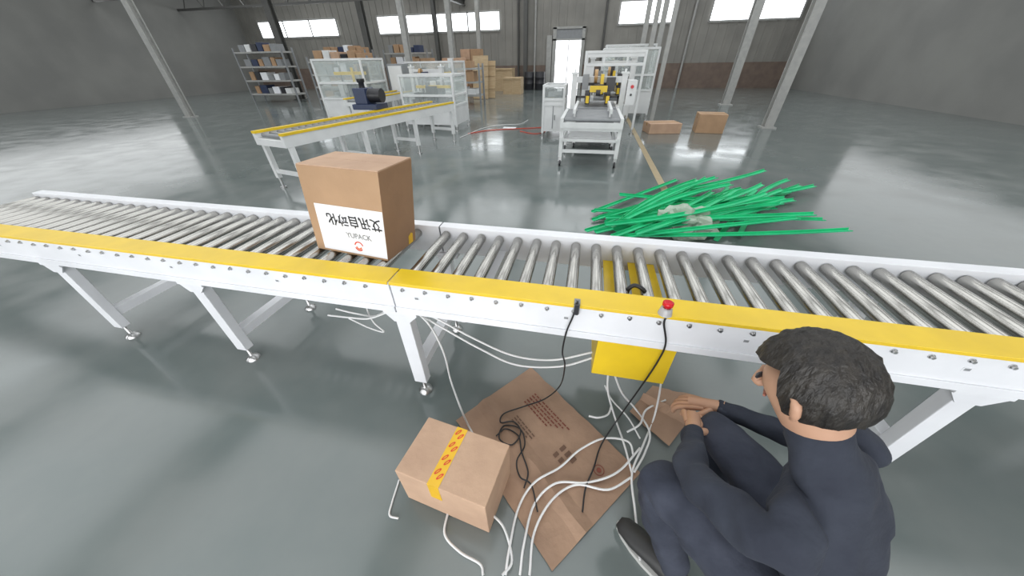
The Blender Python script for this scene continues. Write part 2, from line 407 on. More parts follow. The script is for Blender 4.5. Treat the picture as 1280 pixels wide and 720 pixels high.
c00,c10,c11,c01=gp(570,527),gp(664,460),gp(800,592),gp(690,715)
sheet=patch(c00,c10,c11,c01,24,24,.010,.003,'flattened_cardboard',['card_floor'],'opened flat brown cardboard with printed marks on floor',(.33,),.006)
def sp(u,v):
    p=c00*(1-u)*(1-v)+c10*u*(1-v)+c11*u*v+c01*(1-u)*v
    zz=.006+.010*(.5+.5*noise.noise(Vector((u*2.2,v*2.2,1.3))))+.012*max(0,1-abs(u-.33)*12)
    return Vector((p.x,p.y,zz+.0025))
b=B()
def qd(u0,u1,v0,v1,mi=0): b.poly([sp(u0,v0),sp(u1,v0),sp(u1,v1),sp(u0,v1)],mi)
random.seed(3)
for k,u in enumerate((.80,.765,.73,.695,.66)):
    v=.20
    while v<.55-.03*k:
        w=random.uniform(.012,.035); qd(u-.007,u+.007,v,v+w,0); v+=w+.008
for k,u in enumerate((.50,.47,.44)):
    v=.25
    while v<.42: w=random.uniform(.01,.03); qd(u-.006,u+.006,v,v+w,1); v+=w+.008
for i in range(3): qd(.60,.66,.60+.045*i,.625+.045*i,1)
for i in range(2): qd(.52,.57,.60+.045*i,.625+.045*i,1)
def ring(uc,vc,r0,r1,mi):
    N=24; c=sp(uc,vc)
    for k in range(N):
        a=2*math.pi*k/N;a2=2*math.pi*(k+1)/N
        b.poly([c+Vector((math.cos(x)*r,math.sin(x)*r,.0008)) for x,r in ((a,r0),(a,r1),(a2,r1),(a2,r0))],mi)
ring(.74,.84,.020,.024,0); ring(.74,.84,.0,.011,0)
b.finish('printed_marks',['print','printdark'],sheet,label='brown and red printed lines and round mark',recalc=False)
patch(gp(786,517),gp(815,484),gp(880,500),gp(835,560),10,10,.03,.003,'cardboard_scrap',['card_floor'],'torn curled cardboard piece lying near the cables',(.5,),.004)

# ---------------------------------------------------------------- cables
def cable(pts,r,m,label,group,k=7):
    P=smooth(pts,k)
    for q in P:
        if q.z<r: q.z=r
    B().tube(P,r,8).finish('cable' if m=='cable' else ('air_hose' if m=='redink' else 'black_cable'),m,label=label,cat='cable',group=group)
def fl(l,z=.006): return [gp(x,y,z) for x,y in l]
def hg(l,n): return [gy(x,y,n) for x,y in l]
wl='white insulated cable drooping beneath the conveyor'; wf='white cable lying tangled on the floor'
G1='white cables'; G2='black cables'; rw=.0048
cable(hg([(515,386),(545,398),(590,422),(640,444),(690,450),(742,440)],1.02),rw,'cable',wl,G1)
cable(hg([(516,388),(550,408),(600,436),(645,456),(700,458),(748,445)],1.0),rw,'cable',wl,G1)
cable(hg([(420,386),(445,392),(468,395),(487,386)],1.03),rw,'cable',wl,G1)
cable(hg([(410,394),(438,397),(462,398),(490,388)],1.0),rw,'cable',wl,G1)
cable(hg([(456,374),(460,390),(468,404),(480,415),(462,410),(436,398)],1.06),.004,'cable',wl,G1)
cable(hg([(517,387),(538,408),(555,442),(563,474)],.98)+[gp(575,508,.12),gp(586,533,.02),gp(594,545,.006),gp(602,551,.006)],rw,'cable',wl,G1)
cable(hg([(517,389),(560,398),(582,402),(580,392)],1.10),.004,'cable',wl,G1)
zc=.026
def flc(l): return [gp(x,y,zc+.004*(i%2)) for i,(x,y) in enumerate(l)]
cable([gy(760,466,1.0),gy(760,490,.98)]+flc([(768,520),(780,555),(790,592)]),rw,'cable',wf,G1)
cable([gy(768,468,1.0)]+[gp(778,492,.2)]+flc([(795,512),(812,540),(806,566),(793,590)]),rw,'cable',wf,G1)
cable(flc([(792,570),(785,552),(755,548),(725,562),(700,584),(668,603),(648,635),(636,690),(632,719)]),rw,'cable',wf,G1)
cable(flc([(800,560),(772,590),(735,603),(695,604),(668,630),(655,680),(650,719)]),rw,'cable',wf,G1)
cable(flc([(790,596),(760,612),(720,606),(690,625),(668,665),(662,719)]),rw,'cable',wf,G1)
cable([gy(828,436,1.0)]+[gp(826,480,.25)]+flc([(818,520),(804,556),(790,592),(794,640),(800,700)]),rw,'cable',wf,G1)
cable(flc([(784,540),(800,530),(808,512),(832,500)]),rw,'cable',wf,G1)
cable(fl([(499,600),(490,628),(487,644),(498,648)]),.004,'cable',wf,G1)
cable(flc([(736,520),(748,522),(760,518),(764,508)]),rw,'cable',wf,G1)
cable(flc([(756,482),(765,500),(785,522),(800,548)]),.004,'cable',wf,G1)
cable(flc([(612,640),(630,660),(640,700),(628,719)]),rw,'cable',wf,G1)
cable(fl([(560,640),(556,668),(575,690),(600,705),(604,719)],.008),rw,'cable',wf,G1)
bl='thin black sensor cable hanging from the rail'
rb=.0035
cable(hg([(722,377),(716,396),(708,415),(703,440),(706,458)],NR0-.012)+[gp(700,482,.08)]+flc([(682,498),(655,508),(630,517),(626,528),(642,527),(651,540),(640,556),(624,548),(630,532),(650,536),(656,556),(646,576),(650,596),(664,606),(672,640)]),rb,'black',bl,G2,6)
cable([gp(833,396,.771),gy(830,405,NR0-.01),gy(832,430,NR0-.012),gy(822,452,NR0-.015),gy(802,482,NR0-.02)]+[gp(775,520,.12)]+flc([(752,555),(742,585),(732,610),(728,640)]),rb,'black','thin black cable hanging from the push button',G2)
cable(flc([(620,545),(632,536),(648,545),(652,565),(660,590),(655,610)]),rb,'black',bl,G2)

# ---------------------------------------------------------------- green strips
Ls=1.9; variants=[]
random.seed(11)
for vi,bend in enumerate((0,.10,-.09,.05)):
    b=B(); N=12; sec=[(-.024,.010),(-.024,0),(.024,0),(.024,.022),(.021,.022),(.021,.003),(-.021,.003),(-.021,.010)]
    rings=[]
    for i in range(N+1):
        t_=i/N*2-1; x=t_*Ls/2; yb=bend*(t_*t_-.33); zb=.012*abs(bend)*20*(1-t_*t_)*.3
        rings.append([b.bm.verts.new((x,yb+y,zb+z)) for y,z in sec])
    for i in range(N):
        for k in range(8): b.bm.faces.new((rings[i][k],rings[i][(k+1)%8],rings[i+1][(k+1)%8],rings[i+1][k]))
    b.bm.faces.new(rings[0]); b.bm.faces.new(rings[-1])
    bmesh.ops.recalc_face_normals(b.bm,faces=b.bm.faces[:])
    me=bpy.data.meshes.new('plastic_strip'); b.bm.to_mesh(me); b.bm.free(); me.materials.append(M['green']); variants.append(me)
def strip(loc,rot,vi):
    o=bpy.data.objects.new('plastic_strip',variants[vi%4]); COL.objects.link(o); o.location=loc; o.rotation_euler=rot
    o['label']='long green plastic edge strip in a loose pile on the floor'; o['category']='plastic strip'; o['group']='green plastic strips'
for i in range(32):
    tx,ty=733+random.uniform(0,50)+(0 if i<9 else 22),264+random.uniform(0,26)
    z=.005+.007*i
    tipp=gp(tx,ty+z*60,z)
    ang=math.radians(10+46*(i*7%32)/32+random.uniform(-3,3))
    dirv=Vector((math.cos(ang),math.sin(ang),0)); pitch=-random.uniform(-.01,.05)
    c=tipp+dirv*Ls/2
    strip((c.x,c.y,z+max(0,-pitch)*Ls/2+.002),(random.uniform(-.15,.15),pitch,ang),i)
for i in range(12):
    c=gp(random.uniform(870,980),random.uniform(240,275)); strip((c.x,c.y,.01+.012*i),(.1,random.uniform(-.02,.02),math.radians(random.uniform(-10,60))),i)
bm=bmesh.new(); bmesh.ops.create_icosphere(bm,subdivisions=4,radius=1)
for v in bm.verts:
    n=noise.noise(v.co*2.3)*.35+noise.noise(v.co*6)*.14; v.co*=1+n; v.co=Vector((v.co.x*.28,v.co.y*.22,max(0,v.co.z*.17+.11)))
b=B(); b.bm.free(); b.bm=bm; c=gp(852,292)
for v in bm.verts: v.co+=c
b.finish('plastic_film','film',label='crumpled translucent plastic film heaped by green strips',cat='plastic film')

# ---------------------------------------------------------------- generic far equipment
def caster(b,x,y,mi_w,mi_f,r=.05):
    b.cyl((x-.015,y,r),(x+.015,y,r),r,16,mi_w); b.box(x-.025,x+.025,y-.02,y+.02,r*1.6,.16,mi_f)
def roller_table(name,loc,w,l,h,label,yel=False,rot=0,wheels=True):
    t=thing(name,label,'conveyor',loc,rot); o=T[t.name]
    x0,x1,y0,y1=-w/2,w/2,0,l
    P=lambda x,y,z:(x+o.x,y+o.y,z)
    b=B()
    for x in (x0,x1-.05): b.box(x+o.x,x+.05+o.x,y0+o.y,y1+o.y,h-.14,h)
    for y in (y0,y1-.05): b.box(x0+.05+o.x,x1-.05+o.x,y+o.y,y+.05+o.y,h-.14,h-.06)
    b.finish('table_frame','white_far',t)
    if yel:
        for x in (x0-.01,x1-.06):
            B().box(x+o.x,x+.07+o.x,y0+o.y,y1+o.y,h+.001,h+.03).finish('yellow_cover','yellow',t)
    k=2+int(l/1.5)
    for i in range(k):
        y=y0+.08+(l-.16)*i/(k-1)
        for x in (x0+.03,x1-.03):
            b=B(); b.box(x-.03+o.x,x+.03+o.x,y-.03+o.y,y+.03+o.y,.15,h-.141)
            lf=b.finish('leg','white_far',t)
            b=B()
            if wheels: caster(b,x+o.x,y+o.y,0,1)
            else: b.cyl(P(x,y,0),P(x,y,.15),.02,10,1); b.cyl(P(x,y,0),P(x,y,.02),.045,14,1)
            b.finish('caster' if wheels else 'levelling_foot',['blackp','chrome'],lf)
        B().box(x0+.061+o.x,x1-.061+o.x,y-.02+o.y,y+.02+o.y,.22,.27).finish('cross_bar','white_far',t)
    y=y0+.1
    while y<y1-.05:
        B().cyl(P(x0+.051,y,h-.03),P(x1-.051,y,h-.03),.025,12).finish('roller','grey',t); y+=.11
    return t
rt=roller_table('roller_table',(.05,5.6,0),.97,1.35,.74,'white mobile roller table on casters feeding the sealing machine')
b=B(); b.box(-.38,.48,5.62,5.66,.40,.44); b.box(-.38,.48,5.62,5.66,.56,.60); b.box(-.40,-.36,5.6,6.95,.42,.46); b.box(.46,.50,5.6,6.95,.42,.46)
b.box(-.30,.40,5.75,6.8,.42,.45); b.finish('lower_rack','white_far',rt)
for x0_,x1_ in ((-.25,-.21),(.31,.35)):
    b=B(); b.box(x0_,x1_,5.65,6.9,.80,.86)
    for y in (5.9,6.6): b.cyl((x0_+.02,y,.70),(x0_+.02,y,.80),.015,8)
    b.finish('side_guide','white_far',rt)
def sealer(loc,w,l,label,hue='yellow',top=1.5,box=True):
    t=thing('case_sealing_machine',label,'packing machine',loc); X,Y=loc[0],loc[1]
    b=B(); b.box(X-w/2,X+w/2,Y,Y+l,.16,.66)
    for x in (X-w/2+.06,X+w/2-.06):
        for y in (Y+.06,Y+l-.06): caster(b,x,y,1,2)
    b.box(X-w/2+.06,X+w/2-.06,Y-.004,Y,.24,.58,3)
    b.finish('base_cabinet',['white_far','blackp','chrome','grey'],t,bevel=.006)
    b=B(); y=Y+.06
    b.box(X-w/2,X-w/2+.06,Y,Y+l,.661,.74); b.box(X+w/2-.06,X+w/2,Y,Y+l,.661,.74)
    while y<Y+l: b.cyl((X-w/2+.06,y,.71),(X+w/2-.06,y,.71),.025,12,1); y+=.1
    b.finish('roller_bed',['white_far','grey'],t)
    for sx in (-1,1):
        b=B(); x=X+sx*(w/2+.05)
        b.box(x-.05,x+.05,Y+l*.4,Y+l*.4+.14,.3,top); b.box(x-.07,x+.07,Y+l*.4-.02,Y+l*.4+.16,top,top+.03)
        b.cyl((x,Y+l*.4+.07,top+.03),(x,Y+l*.4+.07,top+.08),.02,10); b.finish('mast','white_far',t)
        b=B(); xg=X+sx*w*.22
        b.box(xg-.03,xg+.03,Y+.05,Y+l-.05,.80,.92); b.cyl((xg,Y+.1,.78),(xg,Y+.1,.94),.045,14,1); b.cyl((xg,Y+l-.1,.78),(xg,Y+l-.1,.94),.045,14,1)
        b.box(min(xg,X+sx*w/2),max(xg,X+sx*w/2),Y+l*.5,Y+l*.5+.05,.84,.88,1); b.box(X+sx*w/2-.03,X+sx*w/2+.03,Y+l*.5,Y+l*.5+.05,.74,.88,1)
        b.box(xg-.05,xg+.05,Y+.2,Y+.4,.92,.99,1)
        b.finish('side_belt_drive',[hue,'blackp'],t,label='yellow side belt drive' if hue=='yellow' else 'dark side belt drive')
    b=B(); b.box(X-w/2,X+w/2,Y+l*.4+.02,Y+l*.4+.12,top-.14,top-.04); b.finish('cross_beam','white_far',t)
    b=B(); b.box(X-.16,X+.16,Y+.06,Y+.12,.98,1.08,0); b.box(X-.09,X+.09,Y+.12,Y+l-.15,1.02,1.10,1); b.box(X-.06,X+.06,Y+l*.4-.05,Y+l*.4+.15,1.10,top-.14,1)
    b.cyl((X-.10,Y+.3,1.22),(X-.04,Y+.3,1.22),.11,24,2); b.cyl((X-.103,Y+.3,1.22),(X-.037,Y+.3,1.22),.04,14,1)
    b.box(X+.02,X+.08,Y+.2,Y+.5,1.1,1.25,0)
    b.cyl((X-.04,Y+.05,.97),(X+.04,Y+.05,.97),.05,14,1)
    b.box(X-.35,X+.35,Y+l*.6,Y+l*.6+.05,1.05,1.12,1); b.box(X+.14,X+.3,Y+.3,Y+.55,.98,1.2,1); b.box(X-.32,X-.2,Y+.35,Y+.5,1.0,1.25,3)
    b.finish('tape_head',[hue,'blackp','cleartape','grey'],t,label='taping head with tape roll')
    if box:
        b=B(); b.box(X+w/2+.11,X+w/2+.28,Y+.3,Y+.65,.75,1.15); b.cyl((X+w/2+.195,Y+.298,1.05),(X+w/2+.195,Y+.28,1.05),.03,12,1); b.cyl((X+w/2+.195,Y+.298,.92),(X+w/2+.195,Y+.285,.92),.02,12,2)
        b.bar((X+w/2+.05,Y+.48,.8),(X+w/2+.12,Y+.48,.8),.05)
        b.finish('control_box',['white_far','red','blackp'],t)
    return t
sealer((.12,7.05,0),.85,1.1,'white case sealing machine with yellow belts and tape head',top=1.25)
sealer((.42,9.0,0),.85,1.2,'taller white case sealing machine with yellow drive parts',top=1.48,box=False)
sealer((-4.9,10.0,0),.85,1.2,'white case sealing machine with dark drive parts near shelving','blue',top=1.35,box=False)
def gantry(name,loc,w,l,h,label,panels=True,cab=None,mech=True,band=False):
    t=thing(name,label,'machine',loc); X,Y=loc[0],loc[1]; r=.05
    b=B()
    for x in (X-w/2,X+w/2-r):
        for y in (Y,Y+l-r): b.box(x,x+r,y,y+r,.1,h)
    for z in ((.5,h-r,h*.62) if cab else (h-r,h-.28)):
        zz=cab if (cab and z==.5) else z
        for y in (Y,Y+l-r): b.box(X-w/2+r,X+w/2-r,y,y+r,zz,zz+r)
        for x in (X-w/2,X+w/2-r): b.box(x,x+r,Y+r,Y+l-r,zz,zz+r)
    if band:
        b.box(X-w/2+r,X+w/2-r,Y+.01,Y+.03,h-.12,h-r)
        for k in (-.18,.2): b.box(X+k*w-.02,X+k*w+.02,Y+.005,Y+.04,h-.28,h-.12)
        b.box(X-w/2+r,X-w/2+r+.16,Y+.01,Y+.04,.9,h-.28)
    b.finish('guard_frame','white_far',t,bevel=.004)
    for x in (X-w/2+.025,X+w/2-.025):
        for y in (Y+.025,Y+l-.025):
            b=B(); b.cyl((x,y,0),(x,y,.03),.05,12); b.cyl((x,y,.03),(x,y,.1),.015,8); b.finish('levelling_foot','chrome',t)
    if panels:
        z0=(cab or .5)+r
        for y in (Y+.02,Y+l-.03): B().box(X-w/2+r,X+w/2-r,y,y+.008,z0,h-r).finish('acrylic_panel','glass',t,label='clear acrylic safety panel')
        for x in (X-w/2+.02,X+w/2-.03): B().box(x,x+.008,Y+r,Y+l-r,z0,h-r).finish('acrylic_panel','glass',t,label='clear acrylic safety panel')
    if cab:
        b=B(); b.box(X-w/2+r,X+w/2-r,Y+.015,Y+.03,.14,cab); b.box(X-w/2+r,X+w/2-r,Y+l-.03,Y+l-.015,.14,cab)
        b.box(X-w/2+.015,X-w/2+.03,Y+r,Y+l-r,.14,cab); b.box(X+w/2-.03,X+w/2-.015,Y+r,Y+l-r,.14,cab)
        b.box(X-.01,X+.01,Y+.008,Y+.015,.2,cab-.05,1); b.box(X+.03,X+.05,Y-.01,Y+.015,cab*.5,cab*.5+.1,1)
        b.finish('lower_cabinet',['white_far','grey'],t)
    if mech:
        b=B(); z0=(cab or .5); b.box(X-w*.3,X+w*.3,Y+l*.3,Y+l*.6,z0+.06,z0+.16); b.cyl((X-w*.2,Y+l*.45,z0+.16),(X-w*.2,Y+l*.45,h*.9),.03,10); b.cyl((X+w*.2,Y+l*.45,z0+.16),(X+w*.2,Y+l*.45,h*.9),.03,10)
        b.box(X-w*.32,X+w*.32,Y+l*.4,Y+l*.5,h*.75,h*.8,1)
        for k in range(12):
            cx=X+random.uniform(-.36,.34)*w; cy=Y+random.uniform(.2,.7)*l; hh=random.uniform(.15,.85)*(h-z0-.1); ww=random.uniform(.05,.14)
            if k%3==2: b.cyl((cx,cy,z0+.05),(cx,cy,z0+.05+hh),ww*.5,12,k%4)
            else: b.box(cx-ww,cx+ww,cy-.05,cy+.08,z0+.05,z0+.05+hh,(2,3,0,2)[k%4])
        b.finish('inner_mechanism',['grey','yellow','blackp','white_far'],t)
    return t
random.seed(21)
gantry('guard_frame_machine',(.42,8.7,0),1.3,1.8,1.63,'wide white square tube guard frame standing over the sealer',panels=False,mech=False,band=True)
gantry('case_erector_machine',(.95,11.2,0),1.5,1.5,1.72,'white framed packing machine with clear guard panels',cab=.7)
gantry('case_erector_machine',(1.1,13.4,0),1.6,1.6,1.85,'tall white framed packing machine behind the sealers',cab=.7)
gantry('packing_machine',(-.80,8.0,0),.5,.8,1.05,'small white side cabinet with rollers beside the line',cab=.75)
gantry('carton_erector',(-4.05,8.55,0),1.45,1.0,1.24,'white carton forming machine with acrylic guards on feet',cab=.55)
gantry('carton_erector',(-5.3,11.6,0),1.7,1.2,1.5,'white framed machine with acrylic guards near shelving',cab=.6)
gantry('carton_erector',(-7.2,9.6,0),1.6,1.2,1.6,'white framed machine with acrylic guards beside shelving',cab=.6)
roller_table('roller_conveyor',(-4.1,3.7,0),.62,3.9,.75,'white roller conveyor with yellow side covers',yel=True,rot=math.radians(-13),wheels=False)
roller_table('roller_conveyor',(-5.75,8.0,0),.62,2.6,.75,'white roller conveyor with yellow covers beside machine',yel=True,wheels=False)
t=thing('control_cabinet','grey electrical control cabinet with buttons standing by the machines','cabinet',(-6.0,10.9,0))
B().box(-6.25,-5.75,10.7,11.1,.0,1.45).finish('body','grey',t,bevel=.01)
b=B(); b.box(-6.22,-5.78,10.685,10.70,.08,1.40); b.box(-5.84,-5.82,10.67,10.685,.7,.85,1); b.finish('door',['white_far','blackp'],t)
def bluemachine(X,Y,label):
    t=thing('motor_unit',label,'machine',(X,Y,.79))
    b=B(); b.box(X-.25,X+.25,Y-.2,Y+.2,.782,.87); b.box(X-.2,X+.05,Y-.15,Y+.15,.87,1.12); b.finish('housing','blue',t,bevel=.01)
    B().tube([(X+.05+i*.0175,Y,1.0) for i in range(15)],[.1 if i%2 else .115 for i in range(15)],18).finish('motor','blackp',t)
    b=B(); b.tube([(X-.08,Y,1.12),(X-.08,Y,1.2),(X-.08,Y,1.21),(X-.08,Y,1.26)],[.05,.05,.07,.07],12); b.finish('cap','blackp',t)
q=gp(464,136,.78)
bluemachine(q.x,q.y,'dark blue motor unit standing on the yellow conveyor')

# ---------------------------------------------------------------- cartons, crates, shelving in the rear
def carton(x,y,z,w,d,h,rot=0,m='card_light',label='closed brown cardboard box stacked near the rear wall',cat='cardboard box'):
    t=thing('cardboard_box',label,cat,(x,y,z),rot,group='stacked cartons')
    o=T[t.name]; b=B(); b.box(-w/2+o.x,w/2+o.x,-d/2+o.y,d/2+o.y,o.z,h+o.z); b.finish('body',m,t,bevel=.008)
    b=B(); b.box(-w/2-.002+o.x,w/2+.002+o.x,-.03+o.y,.03+o.y,h+o.z,h+.003+o.z); b.box(-w/2-.003+o.x,-w/2+o.x,-.03+o.y,.03+o.y,h*.7+o.z,h+o.z)
    b.finish('sealing_tape','cleartape',t)
random.seed(5)
def pallet(x,y,w=1.1,d=1.0):
    b=B()
    for i in range(5): b.box(x-w/2,x+w/2,y-d/2+i*(d-.1)/4,y-d/2+.1+i*(d-.1)/4,.10,.12)
    for i in range(3): b.box(x-w/2+i*(w-.1)/2,x-w/2+.1+i*(w-.1)/2,y-d/2,y+d/2,.0,.10)
    b.finish('wooden_pallet','wood',label='wooden pallet under stacked goods on the floor',cat='pallet',group='pallets')
def crate(px,py,w,d,h,lab='plywood shipping crate with batten edges'):
    c=gp(px,py); x,y=c.x,c.y+d/2
    b=B(); b.box(x-w/2,x+w/2,y-d/2,y+d/2,.0,h)
    for xx in (x-w/2,x+w/2-.08,x-.04): b.box(xx,xx+.08,y-d/2-.02,y-d/2,.0,h)
    for z in (0,h-.08): b.box(x-w/2,x+w/2,y-d/2-.04,y-d/2-.02,z,z+.08)
    b.finish('wooden_crate','wood',label=lab,cat='crate',group='crates')
crate(640,118,.95,.8,.75); crate(628,114,1.2,.8,1.1)
for i,px in enumerate((601,610)):
    c=gp(px,124-i)
    b=B(); Mx=Matrix.Translation(c)@Matrix.Rotation(math.radians(-12),4,'X')
    b.box(-.36,.36,-.02,.02,.012,1.7-.2*i,0,Mx)
    for z in (.4,.9,1.3): b.box(-.36,.36,-.05,-.02,z,z+.07,0,Mx)
    b.finish('plywood_board','wood',label='tall plywood board leaning against stacked cartons',cat='board',group='leaning boards')
for px,py,n in ((530,123,4),(548,122,4),(568,121,4),(590,119,5)):
    c=gp(px,py); pallet(c.x,c.y+.5)
    z=.122
    for k in range(n):
        h=random.uniform(.3,.42)
        for sx in (-.27,.27):
            carton(c.x+sx+random.uniform(-.01,.01),c.y+.5,z,.5,.6,h,0,random.choice(['card','card_light','card']))
        z+=h+.006
for k in range(3): carton(-9.0-.62*k,22.4,0,.6,.5,.8+.2*(k%2),0,'card_light')
for i in range(2):
    x=-3.1-.65*i; b=B(); y=22.2
    b.tube([(x,y,0),(x,y,.02),(x,y,.3),(x,y,.32),(x,y,.34),(x,y,.6),(x,y,.62),(x,y,.64),(x,y,.88),(x,y,.9)],[.28,.29,.29,.305,.29,.29,.305,.29,.29,.28],22)
    b.finish('steel_drum','blackp',label='black steel drum standing by the doorway',cat='drum',group='drums')
def rack(x,y,w,d,h,lv):
    t=thing('storage_rack','grey steel storage rack loaded with parts and boxes','shelf',(x,y,0))
    for xx in (x-w/2,x+w/2-.06):
        for yy in (y-d/2,y+d/2-.06): B().box(xx,xx+.06,yy,yy+.06,0,h).finish('upright','grey',t)
    for i in range(lv):
        z=.3+(h-.5)*i/(lv-1); B().box(x-w/2+.06,x+w/2-.06,y-d/2,y+d/2,z,z+.06).finish('shelf_board','col',t)
        q=x-w/2+.3
        while q<x+w/2-.5:
            ww=random.uniform(.2,.38); carton(q+ww/2,y,z+.062,ww,.5,random.uniform(.2,.34),0,random.choice(['card','card_light','blue','white_far','card','grey','blackp','card','paper','grey']),'small coloured parts box stored on the rack','storage box'); q+=ww+.05
for a in ((-12.0,17,2.6,.7,2.0,4),(-9.3,18.2,2.4,.7,2.0,4),(-14.8,15,2.6,.7,2.1,4),(-9.4,13,2.6,.7,1.7,4),(-5.2,14.6,1.6,.6,1.4,3)): rack(*a)
c=gp(828,168)
carton(c.x,c.y+.3,0,.75,.5,.22,.2,'card_light','low pale cardboard box on floor beside the aisle line')
carton(c.x+1.1,c.y+.5,0,.6,.5,.4,-.1,'card','brown cardboard box on floor beside the aisle line')
cable([gp(585,167,.012),gp(610,163,.012),gp(640,161,.012),gp(665,160,.012),gp(692,158,.012)],.009,'redink','thin red air hose lying across the floor','floor hoses')
cable([gp(575,172,.012),gp(605,160,.012),gp(630,156,.012),gp(650,155,.012),gp(660,150,.012)],.008,'cable','thin white air hose lying across the floor','floor hoses')
cable([gp(650,164,.012),gp(668,167,.012),gp(680,165,.012),gp(692,160,.012)],.008,'redink','thin red air hose lying across the floor','floor hoses')
b=B(); c=gp(638,160); b.box(c.x-.2,c.x+.15,c.y-.1,c.y+.1,.001,.008); b.finish('paper_sheet','paper',label='white paper sheet lying on the floor',cat='paper')

# ---------------------------------------------------------------- person crouching
f2=Vector((-.7,.714,0)).normalized(); r2=Vector((f2.y,-f2.x,0)); PP=Vector((.735,.305,0))
RE,RH=Vector((.77,.70,.51)),Vector((.57,.80,.47)); LE,LH=Vector((.37,.46,.595)),Vector((.455,.665,.50))
def W(a,b_,z): return PP+f2*a+r2*b_+Vector((0,0,z))
nodes=[(W(0,0,.37),.155,.14),(W(.08,0,.52),.145,.12),(W(.16,0,.66),.165,.12),(W(.21,0,.77),.11,.085),(W(.245,0,.83),.055,.055),(W(.28,0,.885),.066,.070),(W(.315,0,.935),.083,.088),(W(.325,0,.995),.070,.078),
 (W(.18,.15,.745),.07,.07),(W(.17,.20,.72),.062,.062),(RE,.045,.045),(RH.lerp(RE,.12),.03,.03),(RH,.027,.034),
 (W(.18,-.15,.745),.07,.07),(W(.17,-.20,.72),.062,.062),(LE,.047,.047),(LH.lerp(LE,.12),.031,.031),(LH,.027,.034),
 (W(.03,-.10,.35),.105,.105),(W(.26,-.13,.43),.088,.088),(W(.45,-.15,.475),.066,.066),(W(.36,-.14,.27),.062,.06),(W(.265,-.13,.11),.045,.045),(W(.27,-.13,.07),.04,.04),
 (W(.03,.10,.35),.105,.105),(W(.26,.13,.43),.088,.088),(W(.45,.15,.475),.066,.066),(W(.36,.14,.27),.062,.06),(W(.265,.13,.11),.045,.045),(W(.27,.13,.07),.04,.04)]
edges=[(0,1),(1,2),(2,3),(3,4),(4,5),(5,6),(6,7),(2,8),(8,9),(9,10),(10,11),(11,12),(2,13),(13,14),(14,15),(15,16),(16,17),(0,18),(18,19),(19,20),(20,21),(21,22),(22,23),(0,24),(24,25),(25,26),(26,27),(27,28),(28,29)]
me=bpy.data.meshes.new('p'); me.from_pydata([n[0] for n in nodes],edges,[]); ob=bpy.data.objects.new('p',me); COL.objects.link(ob)
sm=ob.modifiers.new('s','SKIN'); sm.branch_smoothing=.6
for i,n in enumerate(nodes):
    me.skin_vertices[0].data[i].radius=(n[1],n[2]); me.skin_vertices[0].data[i].use_root=(i==0)
ss=ob.modifiers.new('u','SUBSURF'); ss.levels=3; ss.render_levels=3
dg=bpy.context.evaluated_depsgraph_get(); dg.update()
pm=bpy.data.meshes.new_from_object(ob.evaluated_get(dg)); bpy.data.objects.remove(ob)
def segd(p,a,b_):
    ab=b_-a; t=max(0,min(1,(p-a).dot(ab)/max(1e-9,ab.length_squared))); return (p-(a+ab*t)).length
b=B()
b.mesh(pm,Matrix())
for v in b.bm.verts:
    p=v.co.copy(); k=.011 if p.z<.80 else .003
    v.co+=Vector((noise.noise(p*18),noise.noise(p*18+Vector((9,0,0))),noise.noise(p*18+Vector((0,9,0)))))*k
for fc in b.bm.faces:
    c=fc.calc_center_median(); best=min(range(len(edges)),key=lambda k:segd(c,nodes[edges[k][0]][0],nodes[edges[k][1]][0])/((nodes[edges[k][0]][1]+nodes[edges[k][1]][1])))
    e=edges[best]
    fc.material_index=1
    if e in ((4,5),(5,6),(6,7),(11,12),(16,17)): fc.material_index=0
    elif e[1]>=18: fc.material_index=2
    fc.smooth=True
def hand(h,d,up,side,b):
    d=Vector(d).normalized(); up=Vector(up).normalized(); sd=d.cross(up).normalized()*side; h=Vector(h)
    b.tube(smooth([h-d*.03,h+d*.01,h+d*.05,h+d*.085],3),[.024]*10,12,0)
    for k,(o_,L) in enumerate(((.027,.072),(.009,.08),(-.009,.074),(-.026,.058))):
        p0=h+d*.035+sd*o_*.7; p1=h+d*.082+sd*o_; p2=p1+d*L*.42-up*.008; p3=p2+d*L*.2-up*L*.28; p4=p3-up*L*.26-d*L*.06
        b.tube(smooth([p0,p1,p2,p3,p4],4),[.0095]*4+[.0095]*4+[.009]*4+[.008]*4+[.0055],10,0)
    q0=h+d*.01+sd*.018; q1=h+d*.035+sd*.042-up*.006; q2=h+d*.06+sd*.05-up*.02; q3=h+d*.082+sd*.04-up*.03
    b.tube(smooth([q0,q1,q2,q3],4),[.012]*4+[.011]*4+[.010]*4+[.007],10,0)
hand(RH,(-.6,.25,-.3),(0,0,1),-1,b); hand(LH,(.25,.75,-.3),(0,0,1),1,b)
hc=W(.315,0,.945)
fd=(f2*.88+Vector((0,0,-.45))).normalized(); fu=(Vector((0,0,1))*.88+f2*.45).normalized()
b.tube(smooth([hc+fd*.078+fu*.012,hc+fd*.088-fu*.008,hc+fd*.097-fu*.026,hc+fd*.083-fu*.034],3),[.007]*3+[.009]*3+[.012]*3+[.007],10,0)
for s_ in (-1,1):
    c=hc+r2*s_*.083-fu*.01; b.tube(smooth([c+fu*.03,c+fu*.015+r2*s_*.012-fd*.012,c-fu*.012+r2*s_*.010-fd*.008,c-fu*.03],3),[.006]*3+[.009]*4+[.006]*3,8,0)
b.tube([hc+fd*.076-fu*.052-r2*.020,hc+fd*.080-fu*.051,hc+fd*.076-fu*.052+r2*.020],[.003,.006,.003],8,3)
for s_ in (-1,1):
    c=hc+fd*.076+fu*.008+r2*s_*.032; b.tube([c-r2*.012,c,c+r2*.012],[.003,.006,.003],8,4)
